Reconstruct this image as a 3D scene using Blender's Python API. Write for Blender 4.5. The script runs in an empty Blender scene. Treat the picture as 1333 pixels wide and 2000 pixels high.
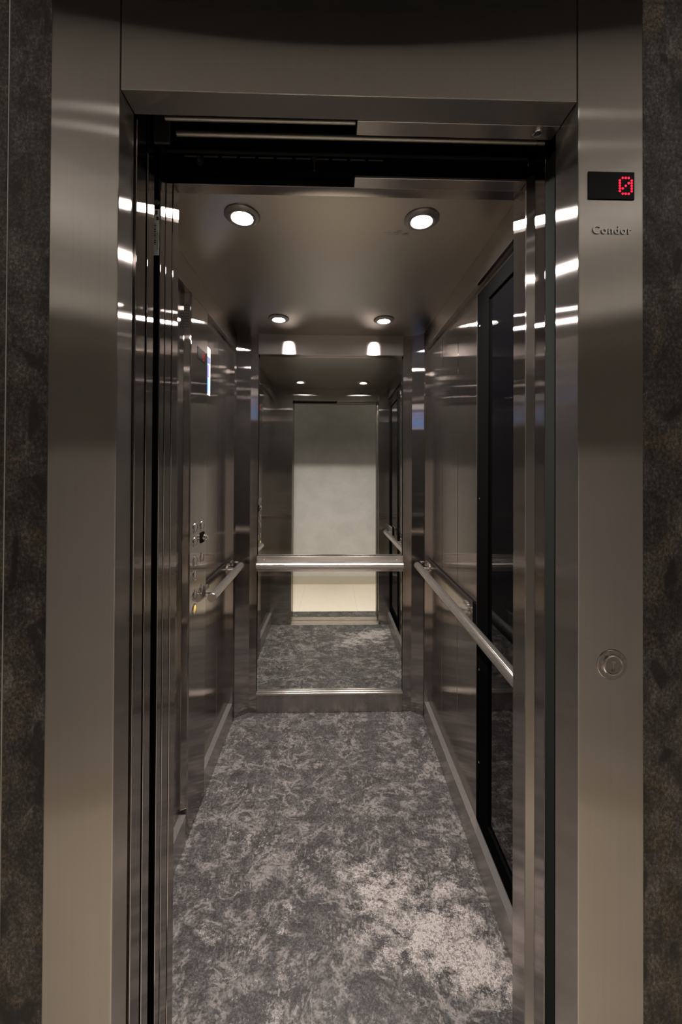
import bpy, bmesh, math, random
from mathutils import Vector, Matrix
random.seed(3)
PI = math.pi
sc = bpy.context.scene
COL = sc.collection

# ------------------------------------------------------------------ helpers
def link(o):
    COL.objects.link(o)
    return o

def loc_of(p):
    v = Vector((0, 0, 0))
    while p is not None:
        v += p.location
        p = p.parent
    return v

def obj(name, bm, mat, parent=None, label=None, cat=None, group=None, kind=None, smooth=False, origin=None):
    """bm is in world coordinates; links it as ONE mesh object with a sensible origin"""
    mats = mat if isinstance(mat, (list, tuple)) else [mat]
    bmesh.ops.recalc_face_normals(bm, faces=bm.faces)
    xs = [v.co.x for v in bm.verts]; ys = [v.co.y for v in bm.verts]; zs = [v.co.z for v in bm.verts]
    o0 = Vector(origin) if origin else Vector(((min(xs) + max(xs)) / 2, (min(ys) + max(ys)) / 2, min(zs)))
    bmesh.ops.translate(bm, verts=bm.verts, vec=-o0)
    me = bpy.data.meshes.new(name)
    bm.to_mesh(me); bm.free()
    for m in mats:
        me.materials.append(m)
    if smooth:
        for p in me.polygons:
            p.use_smooth = True
        me.set_sharp_from_angle(angle=math.radians(32))
    o = bpy.data.objects.new(name, me)
    link(o)
    if parent is not None:
        o.parent = parent
        o.location = o0 - loc_of(parent)
    else:
        o.location = o0
    tag(o, label, cat, group, kind)
    return o

def tag(o, label=None, cat=None, group=None, kind=None):
    if label: o['label'] = label
    if cat: o['category'] = cat
    if group: o['group'] = group
    if kind: o['kind'] = kind
    return o

def thing(name, loc, label, cat, group=None):
    o = bpy.data.objects.new(name, None)
    o.empty_display_size = 0.05
    o.location = loc
    link(o)
    return tag(o, label, cat, group)

def new():
    return bmesh.new()

def box(bm, x0, x1, y0, y1, z0, z1, bev=0.0, seg=2, mi=0):
    t = bmesh.new()
    bmesh.ops.create_cube(t, size=1.0)
    for v in t.verts:
        v.co = Vector((x0 + (v.co.x + .5) * (x1 - x0), y0 + (v.co.y + .5) * (y1 - y0), z0 + (v.co.z + .5) * (z1 - z0)))
    if bev > 0:
        bmesh.ops.bevel(t, geom=list(t.edges), offset=bev, segments=seg, profile=.5, affect='EDGES')
    merge(bm, t, mi)
    return bm

def merge(bm, t, mi=0):
    me = bpy.data.meshes.new('tmp')
    for f in t.faces:
        f.material_index = mi
    t.to_mesh(me); t.free()
    n = len(bm.faces)
    bm.from_mesh(me)
    bm.faces.ensure_lookup_table()
    for f in bm.faces[n:]:
        f.material_index = mi
    bpy.data.meshes.remove(me)

def prism(bm, pts, z0, z1):
    """vertical prism over an (x, y) outline"""
    lo = [bm.verts.new((x, y, z0)) for x, y in pts]
    hi = [bm.verts.new((x, y, z1)) for x, y in pts]
    n = len(pts)
    bm.faces.new(lo); bm.faces.new(hi)
    for i in range(n):
        bm.faces.new((lo[i], lo[(i + 1) % n], hi[(i + 1) % n], hi[i]))
    return bm

def xprism(bm, pts, x0, x1):
    """prism along x over a (y, z) outline"""
    lo = [bm.verts.new((x0, y, z)) for y, z in pts]
    hi = [bm.verts.new((x1, y, z)) for y, z in pts]
    n = len(pts)
    bm.faces.new(lo); bm.faces.new(hi)
    for i in range(n):
        bm.faces.new((lo[i], lo[(i + 1) % n], hi[(i + 1) % n], hi[i]))
    return bm

def frame_of(d):
    d = Vector(d).normalized()
    a = Vector((0, 0, 1)) if abs(d.z) < .9 else Vector((1, 0, 0))
    u = a.cross(d).normalized()
    return d, u, d.cross(u)

def lathe(bm, c, d, prof, n=40, mi=0):
    """profile of (radius, height along d) revolved about d through c"""
    c = Vector(c); d, u, w = frame_of(d)
    rings = []
    for r, h in prof:
        if r < 1e-6:
            rings.append([bm.verts.new(c + d * h)])
        else:
            rings.append([bm.verts.new(c + d * h + (u * math.cos(2 * PI * k / n) + w * math.sin(2 * PI * k / n)) * r) for k in range(n)])
    for a, b in zip(rings[:-1], rings[1:]):
        for k in range(n):
            k2 = (k + 1) % n
            if len(a) == 1 and len(b) == 1: continue
            if len(a) == 1: f = bm.faces.new((a[0], b[k], b[k2]))
            elif len(b) == 1: f = bm.faces.new((a[k], a[k2], b[0]))
            else: f = bm.faces.new((a[k], a[k2], b[k2], b[k]))
            f.material_index = mi
    return bm

def rod(bm, a, b, r, n=28, bev=0.0015):
    a = Vector(a); b = Vector(b); L = (b - a).length
    e = min(bev, r * .5)
    return lathe(bm, a, b - a, [(0, 0), (r - e, 0), (r, e), (r, L - e), (r - e, L), (0, L)], n)

# ------------------------------------------------------------------ materials
class N:
    def __init__(s, name):
        s.m = bpy.data.materials.new(name); s.m.use_nodes = True
        s.t = s.m.node_tree; s.t.nodes.clear()
        s.out = s.t.nodes.new('ShaderNodeOutputMaterial')
    def n(s, typ, **kw):
        nd = s.t.nodes.new('ShaderNode' + typ)
        for k, v in kw.items():
            if k.startswith('i_'):
                k = k[2:]
                key = int(k) if k.isdigit() else k.replace('_', ' ')
                s.set(nd.inputs[key], v)
            else:
                setattr(nd, k, v)
        return nd
    def set(s, inp, v):
        if isinstance(v, bpy.types.NodeSocket): s.t.links.new(v, inp)
        else: inp.default_value = v
    def math(s, op, a, b=0.0, c=None, clamp=False):
        nd = s.n('Math', operation=op, use_clamp=clamp)
        s.set(nd.inputs[0], a); s.set(nd.inputs[1], b)
        if c is not None: s.set(nd.inputs[2], c)
        return nd.outputs[0]
    def vmath(s, op, a, b=(0, 0, 0)):
        nd = s.n('VectorMath', operation=op)
        s.set(nd.inputs[0], a); s.set(nd.inputs[1], b)
        return nd.outputs['Value'] if op in ('LENGTH', 'DOT_PRODUCT', 'DISTANCE') else nd.outputs[0]
    def noise(s, vec, scale, detail=4., rough=.5, dist=0., lac=2.):
        nd = s.n('TexNoise', i_Vector=vec, i_Scale=scale, i_Detail=detail, i_Roughness=rough, i_Distortion=dist, i_Lacunarity=lac)
        return nd.outputs[0]
    def ramp(s, fac, stops, interp='LINEAR'):
        nd = s.n('ValToRGB'); s.set(nd.inputs[0], fac)
        cr = nd.color_ramp; cr.interpolation = interp
        while len(cr.elements) < len(stops): cr.elements.new(.5)
        for e, (p, c) in zip(cr.elements, stops):
            e.position = p
            e.color = (c, c, c, 1) if not isinstance(c, (tuple, list)) else (*c[:3], 1)
        return nd.outputs[0]
    def mix(s, fac, a, b, blend='MIX'):
        nd = s.n('Mix', data_type='RGBA', blend_type=blend)
        s.set(nd.inputs[0], fac)
        s.set(nd.inputs[6], a if not isinstance(a, tuple) else (*a[:3], 1))
        s.set(nd.inputs[7], b if not isinstance(b, tuple) else (*b[:3], 1))
        return nd.outputs[2]
    def pos(s):
        return s.n('NewGeometry').outputs['Position']
    def scale(s, v, k):
        return s.vmath('MULTIPLY', v, k)
    def finish(s, shader):
        s.t.links.new(shader, s.out.inputs[0]); return s.m

def steel(name, col=(.56, .53, .50), rough=.2, aniso=.72, diff=.06, grain='V', wave=0.0, streak=.12, smudge=.25, dist='BECKMANN', scuff=None):
    m = N(name)
    geo = m.n('NewGeometry')
    P, Nn = geo.outputs['Position'], geo.outputs['Normal']
    h = m.vmath('NORMALIZE', m.vmath('CROSS_PRODUCT', (0.0, 0.003, 1.0), Nn))   # level direction in the sheet
    v = m.vmath('NORMALIZE', m.vmath('CROSS_PRODUCT', Nn, h))
    T = v if grain == 'V' else h
    st = (260, 260, 2.5) if grain == 'V' else (3, 3, 260)
    g = m.noise(m.scale(P, st), 1.0, 3, .6)
    big = m.noise(P, 3.2, 4, .55)
    fine = m.noise(P, 55, 3, .6)
    f = m.math('ADD', m.math('MULTIPLY', m.math('SUBTRACT', g, .5), streak), 1.0)
    f = m.math('ADD', f, m.math('MULTIPLY', m.math('SUBTRACT', big, .5), smudge))
    c = m.mix(1.0, col, m.n('CombineColor', i_0=f, i_1=f, i_2=f).outputs[0], 'MULTIPLY')
    if scuff:
        d = m.vmath('LENGTH', m.vmath('MULTIPLY', m.vmath('SUBTRACT', P, scuff), (16, 55, 0)))
        k = m.math('MULTIPLY', m.ramp(d, [(.45, 1.), (1.0, 0.)]), m.ramp(m.noise(m.scale(P, (60, 170, 1)), 1.0, 4, .6), [(.50, 0.), (.58, 1.)]))
        c = m.mix(m.math('MULTIPLY', k, .7), c, (.06, .055, .05))
    r = m.math('ADD', rough, m.math('MULTIPLY', m.math('SUBTRACT', fine, .5), .03))
    r = m.math('ADD', r, m.math('MULTIPLY', m.math('SUBTRACT', big, .5), .04))
    kw = {}
    if wave > 0:
        bn = m.n('Bump', i_Strength=1.0, i_Distance=wave, i_Height=m.noise(m.scale(P, (2.2, 3.6, 2.2)), 1.6, 1, .4))
        kw['i_Normal'] = bn.outputs[0]
    gl = m.n('BsdfAnisotropic', distribution=dist, i_Color=c, i_Roughness=r, i_Anisotropy=aniso, i_Tangent=T, **kw)
    df = m.n('BsdfDiffuse', i_Color=c)
    mx = m.n('MixShader', i_0=diff, i_1=gl.outputs[0], i_2=df.outputs[0])
    return m.finish(mx.outputs[0])

def plain(name, col, rough=.5, metal=0., spec=.5, emit=None, estr=0.):
    m = N(name)
    b = m.n('BsdfPrincipled')
    P = m.pos()
    n = m.noise(P, 40, 3, .6)
    f = m.math('ADD', .94, m.math('MULTIPLY', n, .12))
    m.set(b.inputs['Base Color'], m.mix(1.0, col, m.n('CombineColor', i_0=f, i_1=f, i_2=f).outputs[0], 'MULTIPLY'))
    b.inputs['Roughness'].default_value = rough
    b.inputs['Metallic'].default_value = metal
    b.inputs['Specular IOR Level'].default_value = spec
    if emit:
        b.inputs['Emission Color'].default_value = (*emit, 1)
        b.inputs['Emission Strength'].default_value = estr
    return m.finish(b.outputs[0])

def emission(name, col, s):
    m = N(name)
    return m.finish(m.n('Emission', i_Color=(*col, 1), i_Strength=s).outputs[0])

SC = (.43, .399, .380)
M = {}
M['steel_wall'] = steel('brushed_steel_wall', SC, .12, .76, .012, wave=.0005)
SF = (.41, .381, .361)
M['steel_frame'] = steel('brushed_steel_frame', SF, .185, .885, .05, dist='GGX')
M['steel_panel_h'] = steel('cross_brushed_steel', SC, .30, .72, .03, grain='H')
M['steel_kick'] = steel('kick_panel_steel', SC, .27, .6, .04, grain='H')
M['steel_jamb'] = steel('brushed_steel_jamb', SC, .12, .80, .012)
M['steel_skirting'] = steel('skirting_steel', SC, .25, .4, .22, grain='H')
M['steel_plain'] = steel('satin_steel', SC, .27, .3, .08)
M['steel_soffit'] = steel('brushed_steel_soffit', SC, .30, .5, .10, grain='H')
M['steel_ceiling'] = steel('satin_steel_ceiling', (.46, .43, .395), .30, .5, .045, grain='V', smudge=.08, scuff=(.222, 1.268, 2.205))
M['steel_tube'] = steel('handrail_steel', (.66, .62, .58), .18, .75, .06, grain='V')
M['steel_plate'] = steel('plate_steel', (.66, .62, .58), .30, .5, .12, grain='H')
M['chrome'] = plain('polished_chrome', (.72, .70, .68), .10, 1.0)
M['letter'] = plain('worn_chrome', (.34, .33, .32), .22, 1.0)
M['nickel'] = plain('satin_nickel', (.50, .47, .44), .28, 1.0)
M['ring'] = plain('dark_nickel_ring', (.26, .24, .225), .38, 1.0)
M['aluminium'] = plain('sill_aluminium', (.78, .74, .68), .35, 1.0)
M['black'] = plain('black_matte', (.005, .005, .005), .7, 0, .1)
M['dark_metal'] = plain('dark_greasy_metal', (.035, .033, .03), .5, .5)
M['rail_metal'] = plain('galvanised_rail', (.34, .32, .28), .38, .9)
M['seal'] = plain('dark_green_grey_plastic', (.035, .039, .037), .55, 0, .2)
M['sticker'] = plain('label_paper', (.60, .59, .57), .7, 0, .1)
M['joint'] = plain('pale_joint', (.42, .41, .38), .7)
M['ink'] = plain('black_ink', (.02, .02, .02), .6)
M['red_ink'] = plain('dark_red_ink', (.16, .03, .03), .6)
M['black_frame'] = plain('black_frame_paint', (.004, .004, .004), .6, 0, .08)
M['black_glass'] = plain('dark_glass', (.002, .002, .0025), .01, 0, .32)
M['display'] = plain('display_black_acrylic', (.003, .003, .003), .25, 0, .08)
M['red_led'] = emission('red_led', (1.0, .018, .045), 2.1)
M['red_led_dim'] = emission('red_led_dim', (1.0, .03, .06), .55)
M['lamp'] = emission('warm_lamp', (1.0, .908, .855), 3150.0)
M['lamp_corridor'] = emission('warm_lamp_corridor', (1.0, .93, .86), 22.0)
M['lamp_panel'] = emission('panel_diffuser', (1.0, .95, .90), 8.0)
M['amber'] = plain('amber_lens', (.75, .52, .16), .35, 0, .5, (1., .66, .2), .10)
M['cap'] = plain('button_cap_steel', (.36, .34, .31), .3, .9)
M['wht'] = plain('notice_white', (.42, .41, .40), .5)
M['navy'] = plain('notice_navy', (.03, .05, .14), .5)
M['blue'] = plain('notice_blue', (.012, .09, .42), .5)
M['sky'] = plain('notice_light_blue', (.18, .42, .66), .5)

def matte(name, c):
    m = N(name)
    return m.finish(m.n('BsdfDiffuse', i_Color=(*c, 1)).outputs[0])
M['black'] = matte('black_matte', (.004, .004, .004))
M['black_frame'] = matte('black_frame_paint', (.003, .003, .003))
M['seal'] = matte('dark_green_grey_plastic', (.020, .0225, .021))

def mirror_mat():
    m = N('silvered_mirror')
    return m.finish(m.n('BsdfAnisotropic', i_Color=(.80, .82, .79, 1), i_Roughness=0.0).outputs[0])
M['mirror'] = mirror_mat()

def granite_floor():
    m = N('grey_veined_granite')
    P = m.pos()
    warp = m.n('TexNoise', i_Vector=P, i_Scale=3.5, i_Detail=3.)
    off = m.vmath('MULTIPLY', m.vmath('SUBTRACT', warp.outputs['Color'], (.5, .5, .5)), (.10, .10, 0))
    Q = m.vmath('ADD', P, off)
    spk = m.noise(P, 300, 3, .8)
    fine = m.math('ADD', m.math('MULTIPLY', m.noise(m.scale(Q, (1, 1.3, 1)), 120, 6, .78, .1), .55), m.math('MULTIPLY', spk, .45))
    med = m.noise(m.scale(Q, (1, 1.4, 1)), 17, 7, .68, .25)
    cloud = m.noise(Q, 5.0, 6, .62, .5)
    def ridge(scale, dist, sharp, lo, hi, ms):
        v = m.noise(m.scale(Q, (1, 1.6, 1)), scale, 7, .6, dist)
        r = m.math('SUBTRACT', 1.0, m.math('MULTIPLY', m.math('ABSOLUTE', m.math('SUBTRACT', v, .5)), sharp), clamp=True)
        return m.math('MULTIPLY', r, m.ramp(m.noise(Q, ms, 4, .6), [(lo, 0.), (hi, 1.)]))
    veinl = m.math('MAXIMUM', ridge(8, .5, 19., .49, .58, 7), ridge(15, .4, 15., .50, .59, 12))
    # the pale patches of this slab
    bumps = None
    for (x, y, r, a) in [(.17, 1.31, .13, .17), (.36, 1.25, .14, .20), (.33, 1.17, .10, .18), (.46, 1.10, .09, .20), (-.28, 1.52, .15, .09),
                         (-.10, 1.56, .10, .09), (.10, 1.43, .12, .10), (-.30, 1.12, .20, .05), (.0, 1.08, .25, .06), (-.25, 1.9, .1, .05), (.42, 1.45, .1, .10),
                         (.3, 1.75, .16, -.08), (0, 1.75, .25, -.07), (-.1, 2.1, .3, -.04)]:
        d = m.vmath('LENGTH', m.vmath('MULTIPLY', m.vmath('SUBTRACT', P, (x, y, 0)), (1, 1, 0)))
        g = m.math('MULTIPLY', m.math('POWER', 2.718, m.math('MULTIPLY', m.math('MULTIPLY', d, d), -1.0 / (r * r))), a * .74)
        bumps = g if bumps is None else m.math('ADD', bumps, g)
    pv = m.math('ADD', m.math('ADD', m.math('MULTIPLY', cloud, .40), m.math('MULTIPLY', med, .60)), bumps)
    pv = m.math('ADD', pv, m.math('MULTIPLY', m.math('SUBTRACT', fine, .5), .45))
    patch = m.ramp(pv, [(.605, 0.), (.715, 1.)])
    bv = m.math('ADD', m.math('MULTIPLY', fine, .70), m.math('MULTIPLY', med, .30))
    base = m.ramp(bv, [(.38, (.012, .012, .012)), (.46, (.052, .050, .049)), (.53, (.120, .116, .113)), (.62, (.30, .285, .275))])
    pale = m.mix(m.ramp(spk, [(.35, 0.), (.65, 1.)]), (.24, .226, .218), (.92, .87, .825))
    flake = m.ramp(m.noise(m.scale(Q, (1.6, 1, 1)), 85, 5, .7, .3), [(.575, 0.), (.64, 1.)])
    flake = m.math('MULTIPLY', flake, m.ramp(m.noise(P, 8, 4, .6), [(.45, .08), (.60, .6)]))
    base = m.mix(flake, base, (.30, .28, .265))
    c = m.mix(m.math('MULTIPLY', patch, .9), base, pale)
    c = m.mix(m.math('MULTIPLY', veinl, .62), c, (.46, .432, .412))
    vo = m.n('TexVoronoi', i_Vector=m.vmath('ADD', m.scale(Q, (1.7, 1, 0)), m.vmath('MULTIPLY', m.n('TexNoise', i_Vector=P, i_Scale=45., i_Detail=3.).outputs['Color'], (.035, .035, 0))), i_Scale=105.)
    vs_ = m.n('SeparateColor', i_0=vo.outputs['Color'])
    chip = m.math('MULTIPLY', m.math('GREATER_THAN', vs_.outputs[0], .80), m.ramp(m.noise(Q, 6.5, 4, .6), [(.46, .0), (.60, 1.)]))
    c = m.mix(m.math('MULTIPLY', chip, .55), c, m.mix(vs_.outputs[1], (.20, .185, .175), (.55, .51, .47)))
    vd = m.n('TexVoronoi', i_Vector=m.vmath('ADD', P, (3.3, 1.1, 0)), i_Scale=170.)
    vds = m.n('SeparateColor', i_0=vd.outputs['Color'])
    c = m.mix(m.math('MULTIPLY', m.math('GREATER_THAN', vds.outputs[0],   .72), .45), c, (.025, .018, .018))
    c = m.mix(1.0, c, (.66, .645, .64), 'MULTIPLY')
    b = m.n('BsdfPrincipled', i_Base_Color=c, i_Roughness=.42)
    b.inputs['Specular IOR Level'].default_value = .16
    return m.finish(b.outputs[0])
M['granite'] = granite_floor()

def granite_wall():
    m = N('dark_brown_granite')
    P = m.pos()
    g1 = m.noise(m.scale(P, (1, 1, .75)), 190, 5, .8)
    g2 = m.noise(m.scale(P, (1, 1, .7)), 22, 6, .68, .4)
    blob = m.noise(m.scale(P, (1.3, 1, .7)), 17, 2, .4, .5)
    gold = m.ramp(m.noise(m.scale(P, (1.2, 1, .7)), 13, 6, .68, .5), [(.53, 0.), (.66, 1.)])
    v = m.math('ADD', m.math('MULTIPLY', g1, .58), m.math('MULTIPLY', g2, .42))
    c = m.ramp(v, [(.39, (.008, .008, .008)), (.47, (.040, .037, .035)), (.54, (.11, .10, .095)), (.63, (.32, .295, .28))])
    c = m.mix(m.math('MULTIPLY', gold, .6), c, m.mix(m.ramp(g1, [(.4, 0.), (.62, 1.)]), (.02, .016, .011), (.36, .28, .18)))
    c = m.mix(m.ramp(blob, [(.62, 0.), (.67, .85)]), c, (.014, .014, .015))
    c = m.mix(1.0, c, (.72, .70, .68), 'MULTIPLY')
    bn = m.n('Bump', i_Strength=.35, i_Distance=.002, i_Height=g1)
    b = m.n('BsdfPrincipled', i_Base_Color=c, i_Roughness=.55, i_Normal=bn.outputs[0])
    return m.finish(b.outputs[0])
M['granite_wall'] = granite_wall()

def plaster():
    m = N('pale_grey_plaster')
    P = m.pos()
    n = m.noise(P, 5, 5, .6, .4); n2 = m.noise(P, 60, 3, .6)
    c = m.mix(m.ramp(m.math('ADD', m.math('MULTIPLY', n, .8), m.math('MULTIPLY', n2, .2)), [(.35, 0.), (.7, 1.)]), (.56, .54, .505), (.68, .66, .62))
    return m.finish(m.n('BsdfPrincipled', i_Base_Color=c, i_Roughness=.75).outputs[0])
M['plaster'] = plaster()

def tile():
    m = N('cream_floor_tile')
    P = m.pos()
    sp = m.n('SeparateXYZ', i_0=P)
    gx = m.math('ABSOLUTE', m.math('SUBTRACT', m.math('MODULO', m.math('ADD', sp.outputs[0], 6.33), .6), .3))
    line = m.math('GREATER_THAN', gx, .2985)
    v = m.noise(m.scale(P, (3, 3, 3)), 1.4, 6, .6, 1.8)
    vl = m.math('SUBTRACT', 1.0, m.math('MULTIPLY', m.math('ABSOLUTE', m.math('SUBTRACT', v, .5)), 40.), clamp=True)
    c = m.mix(m.math('MULTIPLY', vl, .25), (.84, .76, .63), (.62, .55, .46))
    c = m.mix(m.math('MULTIPLY', line, .5), c, (.40, .37, .33))
    b = m.n('BsdfPrincipled', i_Base_Color=c, i_Roughness=.28)
    return m.finish(b.outputs[0])
M['tile'] = tile()
M['white_paint'] = plain('white_ceiling_paint', (.84, .83, .81), .85, 0, .1)
M['base_tile'] = plain('beige_base_tile', (.50, .46, .37), .35)

# ------------------------------------------------------------------ dimensions (metres; x right, y into the lift, z up)
XL, XR = -.547, .528            # skirting / fascia faces
RL, RR = -.572, .553            # recessed wall faces
ZC = 2.205                      # lift ceiling
YF, YB = .94, 2.283             # front inner face, back posts
ZF = 2.105                      # underside of the fascia
ZS = .112                       # skirting top

# ------------------------------------------------------------------ corridor shell
def st(name, bm, mat, **k):
    return obj(name, bm, mat, kind='structure', **k)

st('floor_corridor', box(new(), -2.5, 2.5, -.44, .58, -.06, 0), M['tile'])
st('floor_threshold', box(new(), -2.5, 2.5, .58, .70, -.06, 0), M['granite'])
st('wall_corridor', box(new(), -2.5, 2.5, -.56, -.44, -.06, 2.62), M['plaster'])
st('baseboard_corridor', box(new(), -2.5, 2.5, -.44, -.43, 0, .099, .002), M['base_tile'])
st('wall_corridor_left', box(new(), -2.6, -2.5, -.44, .70, -.06, 2.62), M['plaster'])
st('wall_corridor_right', box(new(), 2.5, 2.6, -.44, .70, -.06, 2.62), M['plaster'])
st('ceiling_corridor', box(new(), -2.5, 2.5, -.44, .41, 2.5, 2.62), M['white_paint'])
st('ceiling_added_recess', box(new(), -2.5, 2.5, .41, .70, 2.58, 2.62), M['black'])  # unseen black recess, added so the door frame reflects a dark edge
# dark stone lining either side of the door frame and above it, in slabs
b = new()
box(b, -1.3, -.5785, .70, .73, 0, 2.58, .0012, 1); box(b, -.5765, -.4985, .70, .73, 0, 2.58, .0012, 1); box(b, -2.5, -1.302, .70, .73, 0, 2.58, .0012, 1)
st('wall_granite_left', b, M['granite_wall'])
b = new()
box(b, .5655, 1.3, .70, .73, 0, 2.58, .0012, 1); box(b, 1.302, 2.5, .70, .73, 0, 2.58, .0012, 1)
st('wall_granite_right', b, M['granite_wall'])
st('wall_granite_top', box(new(), -.4985, .5655, .70, .73, 2.47, 2.58), M['granite_wall'])
# pale joint between the two left slabs
st('trim_1', box(new(), -.5785, -.5765, .7005, .728, 0, 2.58), M['joint'])

# ------------------------------------------------------------------ lift car shell
st('floor', prism(new(), [(-.574, YF), (.555, YF), (.555, 2.24), (.472, 2.33), (-.476, 2.33), (-.574, 2.24)], -.03, 0), M['granite'])
st('ceiling', box(new(), -.60, .60, .905, 2.36, ZC, ZC + .03), M['steel_ceiling'])
b = new()
box(b, -.60, RL, YF, 1.505, 0, ZC); box(b, -.60, RL, 1.5065, 1.9700, 0, ZC, .0012, 1); box(b, -.60, RL, 1.9720, 2.36, 0, ZC, .0012, 1)
st('wall_left', b, M['steel_wall'])
b = new()
box(b, RR, .59, 1.458, 1.693, 0, ZC, .0012, 1); box(b, RR, .59, 1.695, 1.931, 0, ZC, .0012, 1); box(b, RR, .59, 1.933, 2.36, 0, ZC, .0012, 1)
box(b, RR, .59, YF, 1.456, 0, .118, .0008, 1); box(b, RR, .59, YF, 1.456, 2.088, ZC, .0008, 1)
st('wall_right', b, M['steel_wall'])
st('wall_back', box(new(), -.60, .60, 2.332, 2.36, 0, ZC), M['black'])
b = new()
box(b, -.60, -.371, .908, YF, 0, ZC, .0012, 2)
box(b, .443, .59, .870, YF, 0, ZC, .0012, 2)
box(b, -.371, .443, .908, YF, 2.092, ZC, .0012, 2)
st('wall_front', b, M['steel_jamb'])
# skirtings
st('baseboard_left', box(new(), RL, XL, YF, 1.500, 0, ZS, .001, 2), M['steel_skirting'])
st('baseboard_left', box(new(), RL, XL, 1.714, 2.189, 0, ZS, .001, 2), M['steel_skirting'])
st('baseboard_right', box(new(), XR, RR, YF, 2.189, 0, ZS, .001, 2), M['steel_skirting'])
# fascias under the ceiling
st('trim_2', box(new(), RL, XL, YF, 2.189, ZF, ZC, .001, 2), M['steel_wall'])
st('trim_3', box(new(), XR, RR, YF, 2.189, ZF, ZC, .001, 2), M['steel_wall'])
# corner posts, chamfered
st('trim_4', prism(new(), [(RL, 2.19), (XL, 2.19), (XL, 2.234), (-.476, YB), (-.4325, YB), (-.4325, 2.332), (RL, 2.332)], 0, ZC), M['steel_wall'])
st('trim_5', prism(new(), [(RR, 2.19), (RR, 2.332), (.4205, 2.332), (.4205, YB), (.472, YB), (XR + .004, 2.234), (XR, 2.19)], 0, ZC), M['steel_wall'])
# panels under and over the mirror
st('baseboard_back', box(new(), -.4315, .4195, 2.279, 2.331, 0, .110, .001, 2), M['steel_kick'])
st('trim_6', box(new(), -.4315, .4195, 2.279, 2.331, 2.088, ZC, .001, 2), M['steel_panel_h'])

# ------------------------------------------------------------------ mirror with its ledge
mr = thing('mirror', (-.006, 2.28, .111), 'tall wall mirror above the back skirting, crossed by a handrail', 'mirror')
y0, y1 = 2.2815, 2.3100
b = new()
pts = [(y0, .131), (y0 + .006, .131), (y1 + .006, 2.087), (y1, 2.087)]
xprism(b, pts, -.4285, .4165)
obj('mirror_glass', b, M['mirror'], mr)
b = new()
box(b, -.4315, .4195, 2.264, 2.279, .1105, .122, .001, 1)
box(b, -.4285, .4165, 2.269, 2.2810, .1225, .131, .001, 1)
obj('ledge', b, M['steel_plate'], mr, label='bright steel ledge')
for x0, x1 in ((-.4322, -.4288), (.4168, .4202)):
    b = new(); xprism(b, [(y0 - .001, .131), (y0 + .012, .131), (y1 + .012, 2.087), (y1 - .001, 2.087)], x0, x1)
    obj('edge_strip', b, M['black'], mr)

# ------------------------------------------------------------------ dark glass panel on the right wall
wn = thing('window_1', (.56, 1.2, .12), None, None); wn['kind'] = 'structure'
b = new()
fy0, fy1, fz0, fz1 = .942, 1.4555, .119, 2.087
box(b, .548, .575, 1.352, fy1, fz0, fz1, .0015, 1)
box(b, .548, .575, fy0, .985, fz0, fz1, .0015, 1)
box(b, .548, .575, .9851, 1.3519, fz0, .185, .0015, 1)
box(b, .548, .575, .9851, 1.3519, 2.030, fz1, .0015, 1)
obj('window_frame', b, M['black_frame'], wn)
obj('glass_pane', box(new(), .556, .566, .9855, 1.3515, .1855, 2.0295), M['black_glass'], wn)
b = new(); box(b, .5475, .5495, 1.4556, 1.4575, fz0, fz1); obj('edge_bead', b, M['steel_tube'], wn)
for z in (1.96, 1.32, .69, .35):
    b = new(); lathe(b, (.5482, 1.428, z), (-1, 0, 0), [(0, .0018), (.0026, .0018), (.004, .0004), (.004, 0)], 14)
    obj('screw', b, M['chrome'], wn, smooth=True)

# ------------------------------------------------------------------ ceiling downlights
def downlight(x, y, z, label, mat, group, r=.054, cat='ceiling light'):
    t = thing('downlight', (x, y, z - .010), label, cat, group)
    b = new()
    lathe(b, (x, y, z), (0, 0, -1), [(r, .0), (r, .003), (r - .003, .0055), (r - .012, .0078), (r - .0135, .0105), (r - .0175, .0105), (r - .0205, .0100), (r - .0250, .0060), (r - .0283, .0018)], 56)
    obj('trim_ring', b, M['ring'], t, smooth=True)
    b = new()
    lathe(b, (x, y, z), (0, 0, -1), [(.0255, .0022), (.0247, .0028), (.018, .0036), (.009, .0040), (0, .0042)], 40)
    obj('lamp_lens', b, mat, t, smooth=True)
    return t
G = 'downlights in the lift ceiling'
downlight(-.279, 1.196, ZC, 'round ceiling downlight nearest the door on the control panel side', M['lamp'], G)
downlight(.275, 1.196, ZC, 'round ceiling downlight nearest the door beside dark scuffs', M['lamp'], G)
downlight(-.281, 2.033, ZC, 'small far ceiling downlight near the mirror on the control panel side', M['lamp'], G)
downlight(.270, 2.033, ZC, 'small far ceiling downlight near the mirror on the dark glass side', M['lamp'], G)

# ------------------------------------------------------------------ landing door frame
fr = thing('entrance_frame', (.033, .70, 0), 'wide brushed steel frame around the lift doorway', 'door frame')
fx0, fx1, gx0, gx1 = -.4965, -.3775, .4435, .5635
b = new(); box(b, fx0, fx1, .69, .741, 0, 2.465, .0018, 2); obj('frame_post', b, M['steel_frame'], fr)
b = new(); box(b, gx0, gx1, .69, .762, 0, 2.465, .0018, 2); obj('frame_post', b, M['steel_frame'], fr)
b = new(); box(b, fx1 + .0012, gx0 - .0012, .6915, .741, 2.102, 2.465, .0012, 2); obj('frame_header', b, M['steel_frame'], fr)

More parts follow.
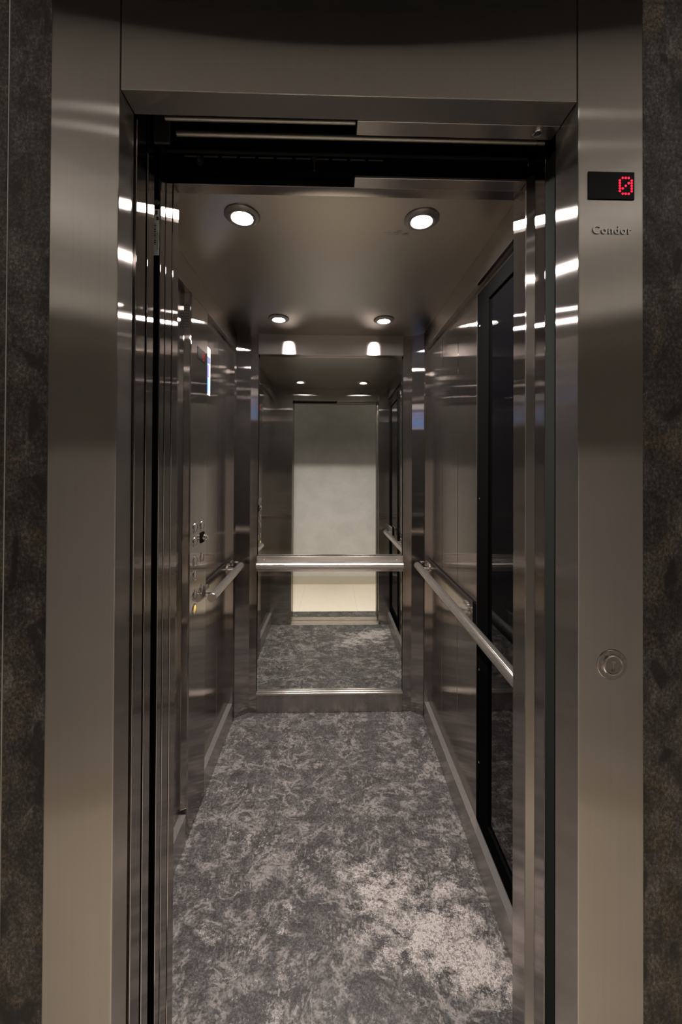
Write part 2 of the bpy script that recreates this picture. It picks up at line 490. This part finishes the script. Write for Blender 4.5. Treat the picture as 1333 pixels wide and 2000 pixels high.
# narrow steel plates closing the right half of the head, with the release lock
t = thing('head_plate', (.245, .757, 2.102), 'steel plate with a round key lock under the door header', 'cover plate')
obj('plate', box(new(), .046, .4425, .7425, .775, 2.102, 2.108, .0008, 1), M['steel_soffit'], t)
b = new(); lathe(b, (.405, .757, 2.102), (0, 0, -1), [(.0100, 0), (.0100, .0030), (.0088, .0042), (.0068, .0042), (.0060, .0025), (.0060, .0005)], 30)
k = obj('lock_ring', b, M['chrome'], t, smooth=True)
b = new(); lathe(b, (.405, .757, 2.102), (0, 0, -1), [(.0058, .0006), (.0058, .0012), (0, .0012)], 24)
obj('lock_core', b, M['dark_metal'], k, smooth=True)
obj('head_plate', box(new(), .049, .4425, .874, .9065, 2.090, 2.096, .0008, 1), M['steel_soffit'],
    label='narrow steel plate beside the lift ceiling, under the dark door gear', cat='cover plate')

# ------------------------------------------------------------------ sliding door leaves, pushed open to the left
def leaf(y0, y1, x1, label, group, z1=2.30):
    t = thing('sliding_door', (x1 - .23, (y0 + y1) / 2, 0), label, 'sliding door', group)
    b = new(); box(b, x1 - .46, x1, y0, y1, .004, z1, .0009, 2); obj('door_leaf', b, M['steel_jamb'], t)
    b = new(); box(b, x1 - .40, x1 - .36, y0 + .008, y1 - .008, -.012, .004); box(b, x1 - .10, x1 - .06, y0 + .008, y1 - .008, -.012, .004)
    obj('guide_shoe', b, M['black'], t)
    return t
G = 'stacked open sliding doors'
leaf(.7465, .783, -.3742, 'steel sliding door edge next to the door frame', G)
leaf(.7885, .8165, -.3730, 'steel sliding door edge just before the black sensor bar', G)
leaf(.8440, .8655, -.3712, 'thin steel sliding door edge just behind the black sensor bar', G)
leaf(.8705, .9025, -.3712, 'steel sliding door edge next to the lift interior', G)

# black sensor bars
t = thing('sensor_bar', (-.385, .840, 0), 'black vertical sensor bar among the open door edges', 'sensor bar', 'door sensor bars')
b = new(); box(b, -.405, -.3716, .8380, .8425, 0, 2.075, .0004, 1); obj('bar', b, M['black'], t)
s = obj('sticker', box(new(), -.3880, -.3720, .8375, .8380, 1.887, 1.986), M['sticker'], t, label='white product sticker')
b = new()
zz = 1.910
for k in range(12):
    h = random.choice((.0012, .002, .003))
    box(b, -.3825, -.3785, .83735, .8375, zz, zz + h); zz += h + .0016
for k in range(3):
    box(b, -.3772 + .0017 * k, -.3766 + .0017 * k, .83735, .8375, 1.898, 1.935 + .006 * (k % 2))
box(b, -.3780, -.3728, .83735, .8375, 1.962, 1.970)
obj('print', b, M['ink'], s)
b = new(); box(b, -.3805, -.3755, .83735, .8375, 1.974, 1.983); obj('print', b, M['dark_metal'], s)
b = new(); lathe(b, (-.3775, .8380, 2.000), (0, -1, 0), [(.0055, 0), (.0055, .001), (.0045, .002), (0, .002)], 20); obj('end_screw', b, M['dark_metal'], t, smooth=True)
t = thing('sensor_bar', (.450, .783, 0), 'dark green-grey vertical sensor bar beside the call button post', 'sensor bar', 'door sensor bars')
b = new(); box(b, .4445, .462, .7655, .800, 0, 2.075, .0006, 1); obj('bar', b, M['seal'], t)
# closing post of the lift car on the right
t = thing('closing_post', (.46, .825, 0), 'stepped steel closing post opposite the open sliding doors', 'door post')
b = new(); box(b, .4445, .52, .8008, .843, 0, 2.25, .0015, 2); obj('post', b, M['steel_jamb'], t)
b = new(); prism(b, [(.4480, .8432), (.52, .8432), (.52, .869), (.4365, .869), (.4345, .860)], 0, 2.085); obj('nosing', b, M['steel_frame'], t)

# ------------------------------------------------------------------ door gear above the opening
obj('guide_rail', rod(new(), (-.335, .775, 2.127), (.0450, .775, 2.128), .0042, 16), M['rail_metal'], smooth=True,
    label='upper thin steel rod in the dark gap under the door header', cat='guide rail', group='door gear rails')
obj('guide_rail', rod(new(), (-.338, .840, 2.152), (.52, .840, 2.152), .0058, 18), M['rail_metal'], smooth=True,
    label='thicker lower steel rod in the dark gap under the door header', cat='guide rail', group='door gear rails')
t = thing('gear_beam', (.03, .885, 2.09), 'black slotted beam behind the rods above the doorway', 'door gear')
b = new(); box(b, -.46, .55, .880, .904, 2.110, 2.32); obj('beam', b, M['black'], t)
b = new(); box(b, -.46, .55, .874, .880, 2.142, 2.1455); obj('slot_lip', b, M['dark_metal'], t)
b = new()
x = -.335
while x < .12:
    box(b, x, x + .034, .8795, .8804, 2.1335, 2.1365); x += .0415
obj('slot', b, M['rail_metal'], t)
b = new(); lathe(b, (-.300, .880, 2.121), (0, -1, 0), [(0, .016), (.003, .016), (.003, .004), (.0075, .004), (.0075, 0)], 6); obj('bolt', b, M['dark_metal'], t)
b = new(); lathe(b, (-.043, .880, 2.133), (0, -1, 0), [(0, .006), (.0055, .006), (.0055, 0)], 6); box(b, -.0445, -.0415, .874, .880, 2.107, 2.129); obj('bolt', b, M['dark_metal'], t)
b = new(); lathe(b, (-.352, .800, 2.165), (0, -1, 0), [(0, .008), (.004, .008), (.004, .003), (.009, .003), (.009, 0)], 6); box(b, -.368, -.337, .800, .806, 2.10, 2.25)
obj('bracket', b, M['dark_metal'], t)
st('ceiling_shaft', box(new(), -.9, .6, .742, .905, 2.47, 2.50), M['black'])

# ------------------------------------------------------------------ sills
def sill(y0, y1, label, n):
    b = new()
    prof = [(y0, -.03), (y0, 0)]
    w = (y1 - y0) / (2 * n + 1)
    for k in range(n):
        a = y0 + w * (2 * k + 1)
        prof += [(a, 0), (a, -.012), (a + w, -.012), (a + w, 0)]
    prof += [(y1, 0), (y1, -.03)]
    xprism(b, prof, -.82, .50)
    return obj('door_sill', b, M['aluminium'], label=label, cat='door sill', group='grooved door sills')
sill(.742, .825, 'grooved aluminium sill on the landing side, seen in the mirror', 2)
sill(.840, .938, 'grooved aluminium sill along the lift floor, seen in the mirror', 2)
st('floor_gap', box(new(), -.50, .56, .70, .7415, -.06, 0), M['granite'])

# ------------------------------------------------------------------ handrails
def rose(parent, c, d, wall):
    L = abs(wall)
    b = new(); rod(b, c, Vector(c) + Vector(d) * L, .0075, 20, .0005)
    s = obj('bracket', b, M['steel_tube'], parent, smooth=True)
    e = Vector(c) + Vector(d) * L
    b = new(); lathe(b, e, -Vector(d), [(.034, -.0005), (.034, .004), (.032, .0055), (0, .0055)], 36)
    obj('rose', b, M['steel_tube'], s, smooth=True)
    dd, u, w = frame_of(d)
    for k in range(3):
        a = PI / 2 + k * 2 * PI / 3
        p = e + (u * math.cos(a) + w * math.sin(a)) * .024 - Vector(d) * .0055
        b = new(); lathe(b, p, -Vector(d), [(.0045, -.0003), (.0042, .0016), (.0025, .0026), (0, .0028)], 14)
        obj('screw', b, M['chrome'], s, smooth=True)
ZR = .864
G = 'steel handrails in the lift'
# back
t = thing('handrail', (-.007, 2.236, .82), 'level steel handrail across the mirror', 'handrail', G)
obj('tube', rod(new(), (-.4285, 2.236, ZR), (.4150, 2.236, ZR), .020, 36), M['steel_tube'], t, smooth=True)
obj('backing_plate', box(new(), -.4310, .4190, 2.268, 2.2805, .822, .912, .0012, 2), M['steel_plate'], t)
for x in (-.36, .35):
    b = new(); rod(b, (x, 2.236, ZR - .004), (x, 2.268, ZR - .004), .007, 16, .0004); obj('bracket', b, M['steel_tube'], t, smooth=True)
for x in (-.388, .382):
    b = new(); lathe(b, (x, 2.268, .894), (0, -1, 0), [(.0055, 0), (.005, .0018), (.0028, .0026), (.0014, .0012), (0, .001)], 16); obj('screw', b, M['nickel'], t, smooth=True)
# left (short)
t = thing('handrail', (-.517, 1.96, .82), 'short steel handrail beside the button panel', 'handrail', G)
obj('tube', rod(new(), (-.5165, 1.700, ZR), (-.5165, 2.240, ZR), .0195, 36), M['steel_tube'], t, smooth=True)
obj('backing_plate', box(new(), RL + .0005, RL + .007, 1.716, 2.186, .834, .914, .001, 2), M['steel_wall'], t)
for y in (1.775, 2.150):
    rose(t, (-.530, y, ZR), (-1, 0, 0), .0345)
# right (long)
t = thing('handrail', (.50, 1.6, .82), 'long steel handrail along the wall with dark glass', 'handrail', G)
obj('tube', rod(new(), (.498, .990, ZR), (.498, 2.243, ZR), .0195, 36), M['steel_tube'], t, smooth=True)
obj('backing_plate', box(new(), RR - .007, RR - .0005, 1.492, 2.186, .836, .918, .001, 2), M['steel_wall'], t)
obj('end_cap', box(new(), RR - .0075, RR - .0005, 1.4585, 1.4915, .834, .919, .001, 1), M['black'], t)
obj('backing_plate', box(new(), .536, .5475, .945, 1.100, .836, .918, .001, 2), M['steel_plate'], t)
for y in (2.170, 1.560):
    rose(t, (.512, y, ZR), (1, 0, 0), .0335)
b = new(); rod(b, (.512, 1.02, ZR), (.536, 1.02, ZR), .0075, 18, .0004); obj('bracket', b, M['steel_tube'], t, smooth=True)

# ------------------------------------------------------------------ 5x7 dot digits
ROWS = ["01110", "10001", "10011", "10101", "11001", "10001", "01110"]
def digit(origin, ux, uz, nrm, px, pz, r):
    """discs on a 5 x 7 grid; origin is the top-left dot"""
    b = new()
    for j, row in enumerate(ROWS):
        for i, ch in enumerate(row):
            if ch == '1':
                c = Vector(origin) + Vector(ux) * (i * px) - Vector(uz) * (j * pz)
                lathe(b, c, nrm, [(r, 0), (r, .0003), (r * .6, .0007), (0, .0008)], 10)
    return b

t = thing('floor_indicator', (.5035, .688, 1.9235), 'black floor display with a red zero on the right frame post', 'display')
obj('screen', box(new(), .461, .546, .6880, .6902, 1.9235, 1.9735, .0004, 1), M['display'], t)
obj('digit', digit((.5185, .6879, 1.9625), (1, 0, 0), (0, 0, 1), (0, -1, 0), .0055, .0048, .0021), M['red_led'], t, smooth=True)

# raised lettering
cu = bpy.data.curves.new('lettering', 'FONT')
cu.body = 'Condor'; cu.size = .0205; cu.extrude = .0007; cu.bevel_depth = .00025; cu.bevel_resolution = 1
cu.space_character = 1.12; cu.align_x = 'CENTER'
tmp = bpy.data.objects.new('tmp', cu); link(tmp)
bpy.context.view_layer.update()
me = bpy.data.meshes.new_from_object(tmp.evaluated_get(bpy.context.evaluated_depsgraph_get()))
bpy.data.objects.remove(tmp)
b = new(); b.from_mesh(me)
bpy.data.meshes.remove(me)
bmesh.ops.remove_doubles(b, verts=b.verts, dist=1e-6)
for v in b.verts:
    v.co = Vector((.505 + v.co.x, .6892 - v.co.z, 1.8612 + v.co.y))
obj('lettering', b, M['letter'], label='small raised chrome word below the red zero display', cat='lettering')

# landing call button
t = thing('call_button', (.505, .69, 1.0575), 'round steel call button on the right frame post', 'button')
c = (.505, .690, 1.0845); d = (0, -1, 0)
b = new(); lathe(b, c, d, [(.027, -.001), (.027, .0012), (.0262, .0018), (.0185, .0018), (.0175, .001)], 56); obj('plate', b, M['steel_plain'], t, smooth=True)
b = new(); lathe(b, c, d, [(.0182, .001), (.0182, .0045), (.0172, .0056), (.0158, .0056), (.0150, .0042), (.0150, .001)], 48); obj('ring', b, M['chrome'], t, smooth=True)
b = new(); lathe(b, c, d, [(.0149, .001), (.0149, .0034), (.0140, .0040), (0, .0040)], 44); cp = obj('cap', b, M['cap'], t, smooth=True)
b = new()
def stroke(b, p, q, w, y):
    p = Vector(p); q = Vector(q); dv = (q - p).normalized(); n2 = Vector((-dv.y, dv.x)) * w / 2
    vs = []
    for yy in (y, y + .0004):
        for a in (p - n2, p + n2, q + n2, q - n2):
            vs.append(b.verts.new((c[0] + a.x, yy, c[2] + a.y)))
    for f in ((0, 1, 2, 3), (4, 5, 6, 7), (0, 1, 5, 4), (1, 2, 6, 5), (2, 3, 7, 6), (3, 0, 4, 7)):
        b.faces.new([vs[i] for i in f])
yy = c[1] - .0043
stroke(b, (0, -.004), (0, .009), .0012, yy); stroke(b, (-.0045, .0045), (0.0004, .0094), .0012, yy); stroke(b, (.0045, .0045), (-.0004, .0094), .0012, yy)
obj('arrow', b, M['chrome'], cp)
b = new(); stroke(b, (-.0035, -.0095), (-.0015, -.0055), .0007, yy); stroke(b, (-.0035, -.0095), (.0005, -.0095), .0007, yy); stroke(b, (.002, -.0098), (.002, -.0058), .0007, yy)
obj('mark', b, M['ink'], cp)

# ------------------------------------------------------------------ control panel on the left wall
t = thing('control_panel', (-.556, 1.61, 0), 'tall steel lift control panel with round buttons', 'control panel')
b = new()
prism(b, [(RL + .0003, 1.5085), (XL - .004, 1.5140), (XL - .001, 1.5165), (XL, 1.5205), (XL, 1.7125), (RL + .0003, 1.7125)], .001, ZF - .001)
obj('panel', b, M['steel_wall'], t)
b = new()
for r in range(9):
    for q in range(3):
        f = (q + .8) / 4.2
        p = Vector((RL + .0003 + f * .0207, 1.5085 + f * .0055, 2.055 - r * .0105))
        lathe(b, p, Vector((.256, -.966, 0)), [(.0019, .0001), (.0019, .0004), (0, .0004)], 10)
obj('speaker_holes', b, M['black'], t)
sd = obj('display', box(new(), XL, XL + .0018, 1.588, 1.678, 1.8725, 1.9205, .0004, 1), M['display'], t)
obj('digit', digit((XL + .0018, 1.6465, 1.9105), (0, 1, 0), (0, 0, 1), (1, 0, 0), .0055, .0048, .0021), M['red_led_dim'], sd, smooth=True)
def cop_button(y, z, capmat, lab=None):
    p = (XL, y, z)
    b = new(); lathe(b, p, (1, 0, 0), [(.0210, 0), (.0210, .0014), (.0198, .0028), (.0178, .0031), (.0160, .0022), (.0160, .0003)], 36)
    o = obj('button', b, M['chrome'], t, smooth=True, label=lab)
    b = new(); lathe(b, p, (1, 0, 0), [(.0158, .0004), (.0158, .0020), (.0145, .0027), (0, .0028)], 32)
    obj('button_cap', b, capmat, o, smooth=True)
for y, z in ((1.575, 1.187), (1.575, 1.131), (1.575, 1.055), (1.575, .998), (1.575, .917), (1.657, 1.184), (1.657, 1.048), (1.657, .915)):
    cop_button(y, z, M['cap'])
cop_button(1.575, .862, M['amber'], 'button with an amber lit cap')
b = new(); box(b, XL, XL + .004, 1.640, 1.682, 1.111, 1.155, .001, 1); k = obj('key_switch', b, M['black'], t)
b = new(); lathe(b, (XL + .004, 1.661, 1.133), (1, 0, 0), [(.0135, 0), (.0135, .012), (.0120, .0135), (.0065, .0135), (.0060, .020), (0, .0205)], 28)
obj('lock_barrel', b, M['chrome'], k, smooth=True)

# notice beside the panel
t = thing('notice', (RL + .001, 1.785, 1.76), 'white and blue notice on the wall behind the button panel', 'notice')
def card(z0, z1, y0, y1, m, nm, dx=0.):
    obj(nm, box(new(), RL + .0003 + dx, RL + .0012 + dx, y0, y1, z0, z1), m, t)
card(1.760, 1.980, 1.730, 1.832, M['wht'], 'sheet')
card(1.907, 1.936, 1.7305, 1.826, M['navy'], 'printed_heading', .0009)
card(1.785, 1.838, 1.796, 1.826, M['sky'], 'printed_block', .0009)
card(1.765, 1.905, 1.7305, 1.795, M['blue'], 'printed_block', .0009)
card(1.842, 1.898, 1.797, 1.806, M['red_ink'], 'printed_picture', .0009)

# ------------------------------------------------------------------ corridor lights (above and behind the camera; cans and wall bowls added as fill)
def twin(pts, label):
    xm = sum(p[0] for p in pts) / 2; ya, yb = min(p[1] for p in pts) - .03, max(p[1] for p in pts) + .03
    t = thing('spotlight', (xm, (ya + yb) / 2, 2.488), label, 'ceiling light', 'twin spots in the corridor ceiling')
    b = new(); box(b, min(p[0] for p in pts) - .03, max(p[0] for p in pts) + .03, ya, yb, 2.490, 2.4995, .002, 2); obj('housing', b, M['ring'], t)
    for x, y in pts:
        b = new(); lathe(b, (x, y, 2.4897), (0, 0, -1), [(.017, 0), (.016, .002), (0, .003)], 28); obj('lamp_lens', b, M['lamp_corridor'], t, smooth=True)
twin([(-.32, .155), (-.37, .065)], 'twin spot in the corridor ceiling on the control panel side of the lift entrance')
twin([(.30, .185), (.25, .060)], 'twin spot in the corridor ceiling on the call button side of the lift entrance')
def fill_can_light(x, label):  # unseen deep can, added to brighten the corridor floor and its bounce
    t = thing('downlight', (x, .25, 2.44), label, 'ceiling light', 'added corridor fill lights')
    b = new(); lathe(b, (x, .25, 2.4998), (0, 0, -1), [(.055, 0), (.055, .055), (.050, .055), (.050, .004), (0, .004)], 40); obj('shade', b, M['black'], t, smooth=True)
    L = bpy.data.lights.new('corridor_fill_spot', 'SPOT'); L.energy = 40; L.color = (1.0, .91, .80); L.spot_size = math.radians(54); L.spot_blend = .6; L.shadow_soft_size = .03
    lo = bpy.data.objects.new('corridor_fill_spot', L); link(lo); lo.location = (x, .25, 2.44)
fill_can_light(-1.0, 'unseen black fill downlight added in the corridor left of the lift entrance')
fill_can_light(1.05, 'unseen black fill downlight added in the corridor right of the lift entrance')

def fill_uplight(x, label):  # unseen wall lamp, added to brighten the corridor ceiling
    t = thing('added_wall_light', (x, -.38, 2.0), label, 'fill light', 'added corridor wall fill lights')
    b = new(); lathe(b, (x, -.36, 2.0), (0, 0, 1), [(0, 0), (.05, .004), (.072, .03), (.078, .06), (.074, .06), (.066, .03), (.045, .01), (0, .008)], 40); obj('bowl', b, M['white_paint'], t, smooth=True)
    b = new(); box(b, x - .03, x + .03, -.44, -.425, 2.0, 2.06, .002, 2); box(b, x - .012, x + .012, -.426, -.40, 2.018, 2.034); obj('wall_plate', b, M['white_paint'], t)
    L = bpy.data.lights.new('fill_uplight', 'SPOT'); L.energy = 11; L.color = (1.0, .93, .86); L.spot_size = math.radians(165); L.spot_blend = .5; L.shadow_soft_size = .03
    lo = bpy.data.objects.new('fill_uplight', L); link(lo); lo.location = (x, -.345, 2.055); lo.rotation_euler = (math.radians(180 - 28), 0, 0)
fill_uplight(-1.2, 'unseen fill light in a white bowl added on the corridor wall opposite the lift, control panel side')
fill_uplight(1.2, 'unseen fill light in a white bowl added on the corridor wall opposite the lift, call button side')

# ------------------------------------------------------------------ camera
cam = bpy.data.cameras.new('camera'); co = bpy.data.objects.new('camera', cam); link(co)
yaw, pitch, roll = math.radians(1.36039), math.radians(.42522), math.radians(.28263)
f = Vector((math.sin(yaw) * math.cos(pitch), math.cos(yaw) * math.cos(pitch), math.sin(pitch)))
r = Vector((math.cos(yaw), -math.sin(yaw), 0)); u = r.cross(f)
c_, s_ = math.cos(roll), math.sin(roll)
r2 = r * c_ + u * s_; u2 = u * c_ - r * s_
mat = Matrix((r2, u2, -f)).transposed().to_4x4()
mat.translation = Vector((0, 0, 1.44))
co.matrix_world = mat
cam.sensor_fit = 'VERTICAL'; cam.sensor_height = 36.0; cam.sensor_width = 24.0
cam.lens = 760.0 / 2000 * 36
cam.shift_y = -(1000 - 903.16) / 2000
cam.clip_start = .02
sc.camera = co

# ------------------------------------------------------------------ world and colour management
w = bpy.data.worlds.new('world'); sc.world = w; w.use_nodes = True
w.node_tree.nodes['Background'].inputs[0].default_value = (.01, .01, .012, 1)
w.node_tree.nodes['Background'].inputs[1].default_value = 0.0
vs = sc.view_settings
vs.view_transform = 'Standard'; vs.look = 'None'; vs.gamma = 1.0; vs.use_curve_mapping = False
vs.exposure = 0.0
cy = sc.cycles
cy.max_bounces = 20; cy.glossy_bounces = 14; cy.diffuse_bounces = 5; cy.transmission_bounces = 4
cy.use_denoising = True
cy.sample_clamp_indirect = 4.0
cy.caustics_reflective = False
cy.blur_glossy = 0.3
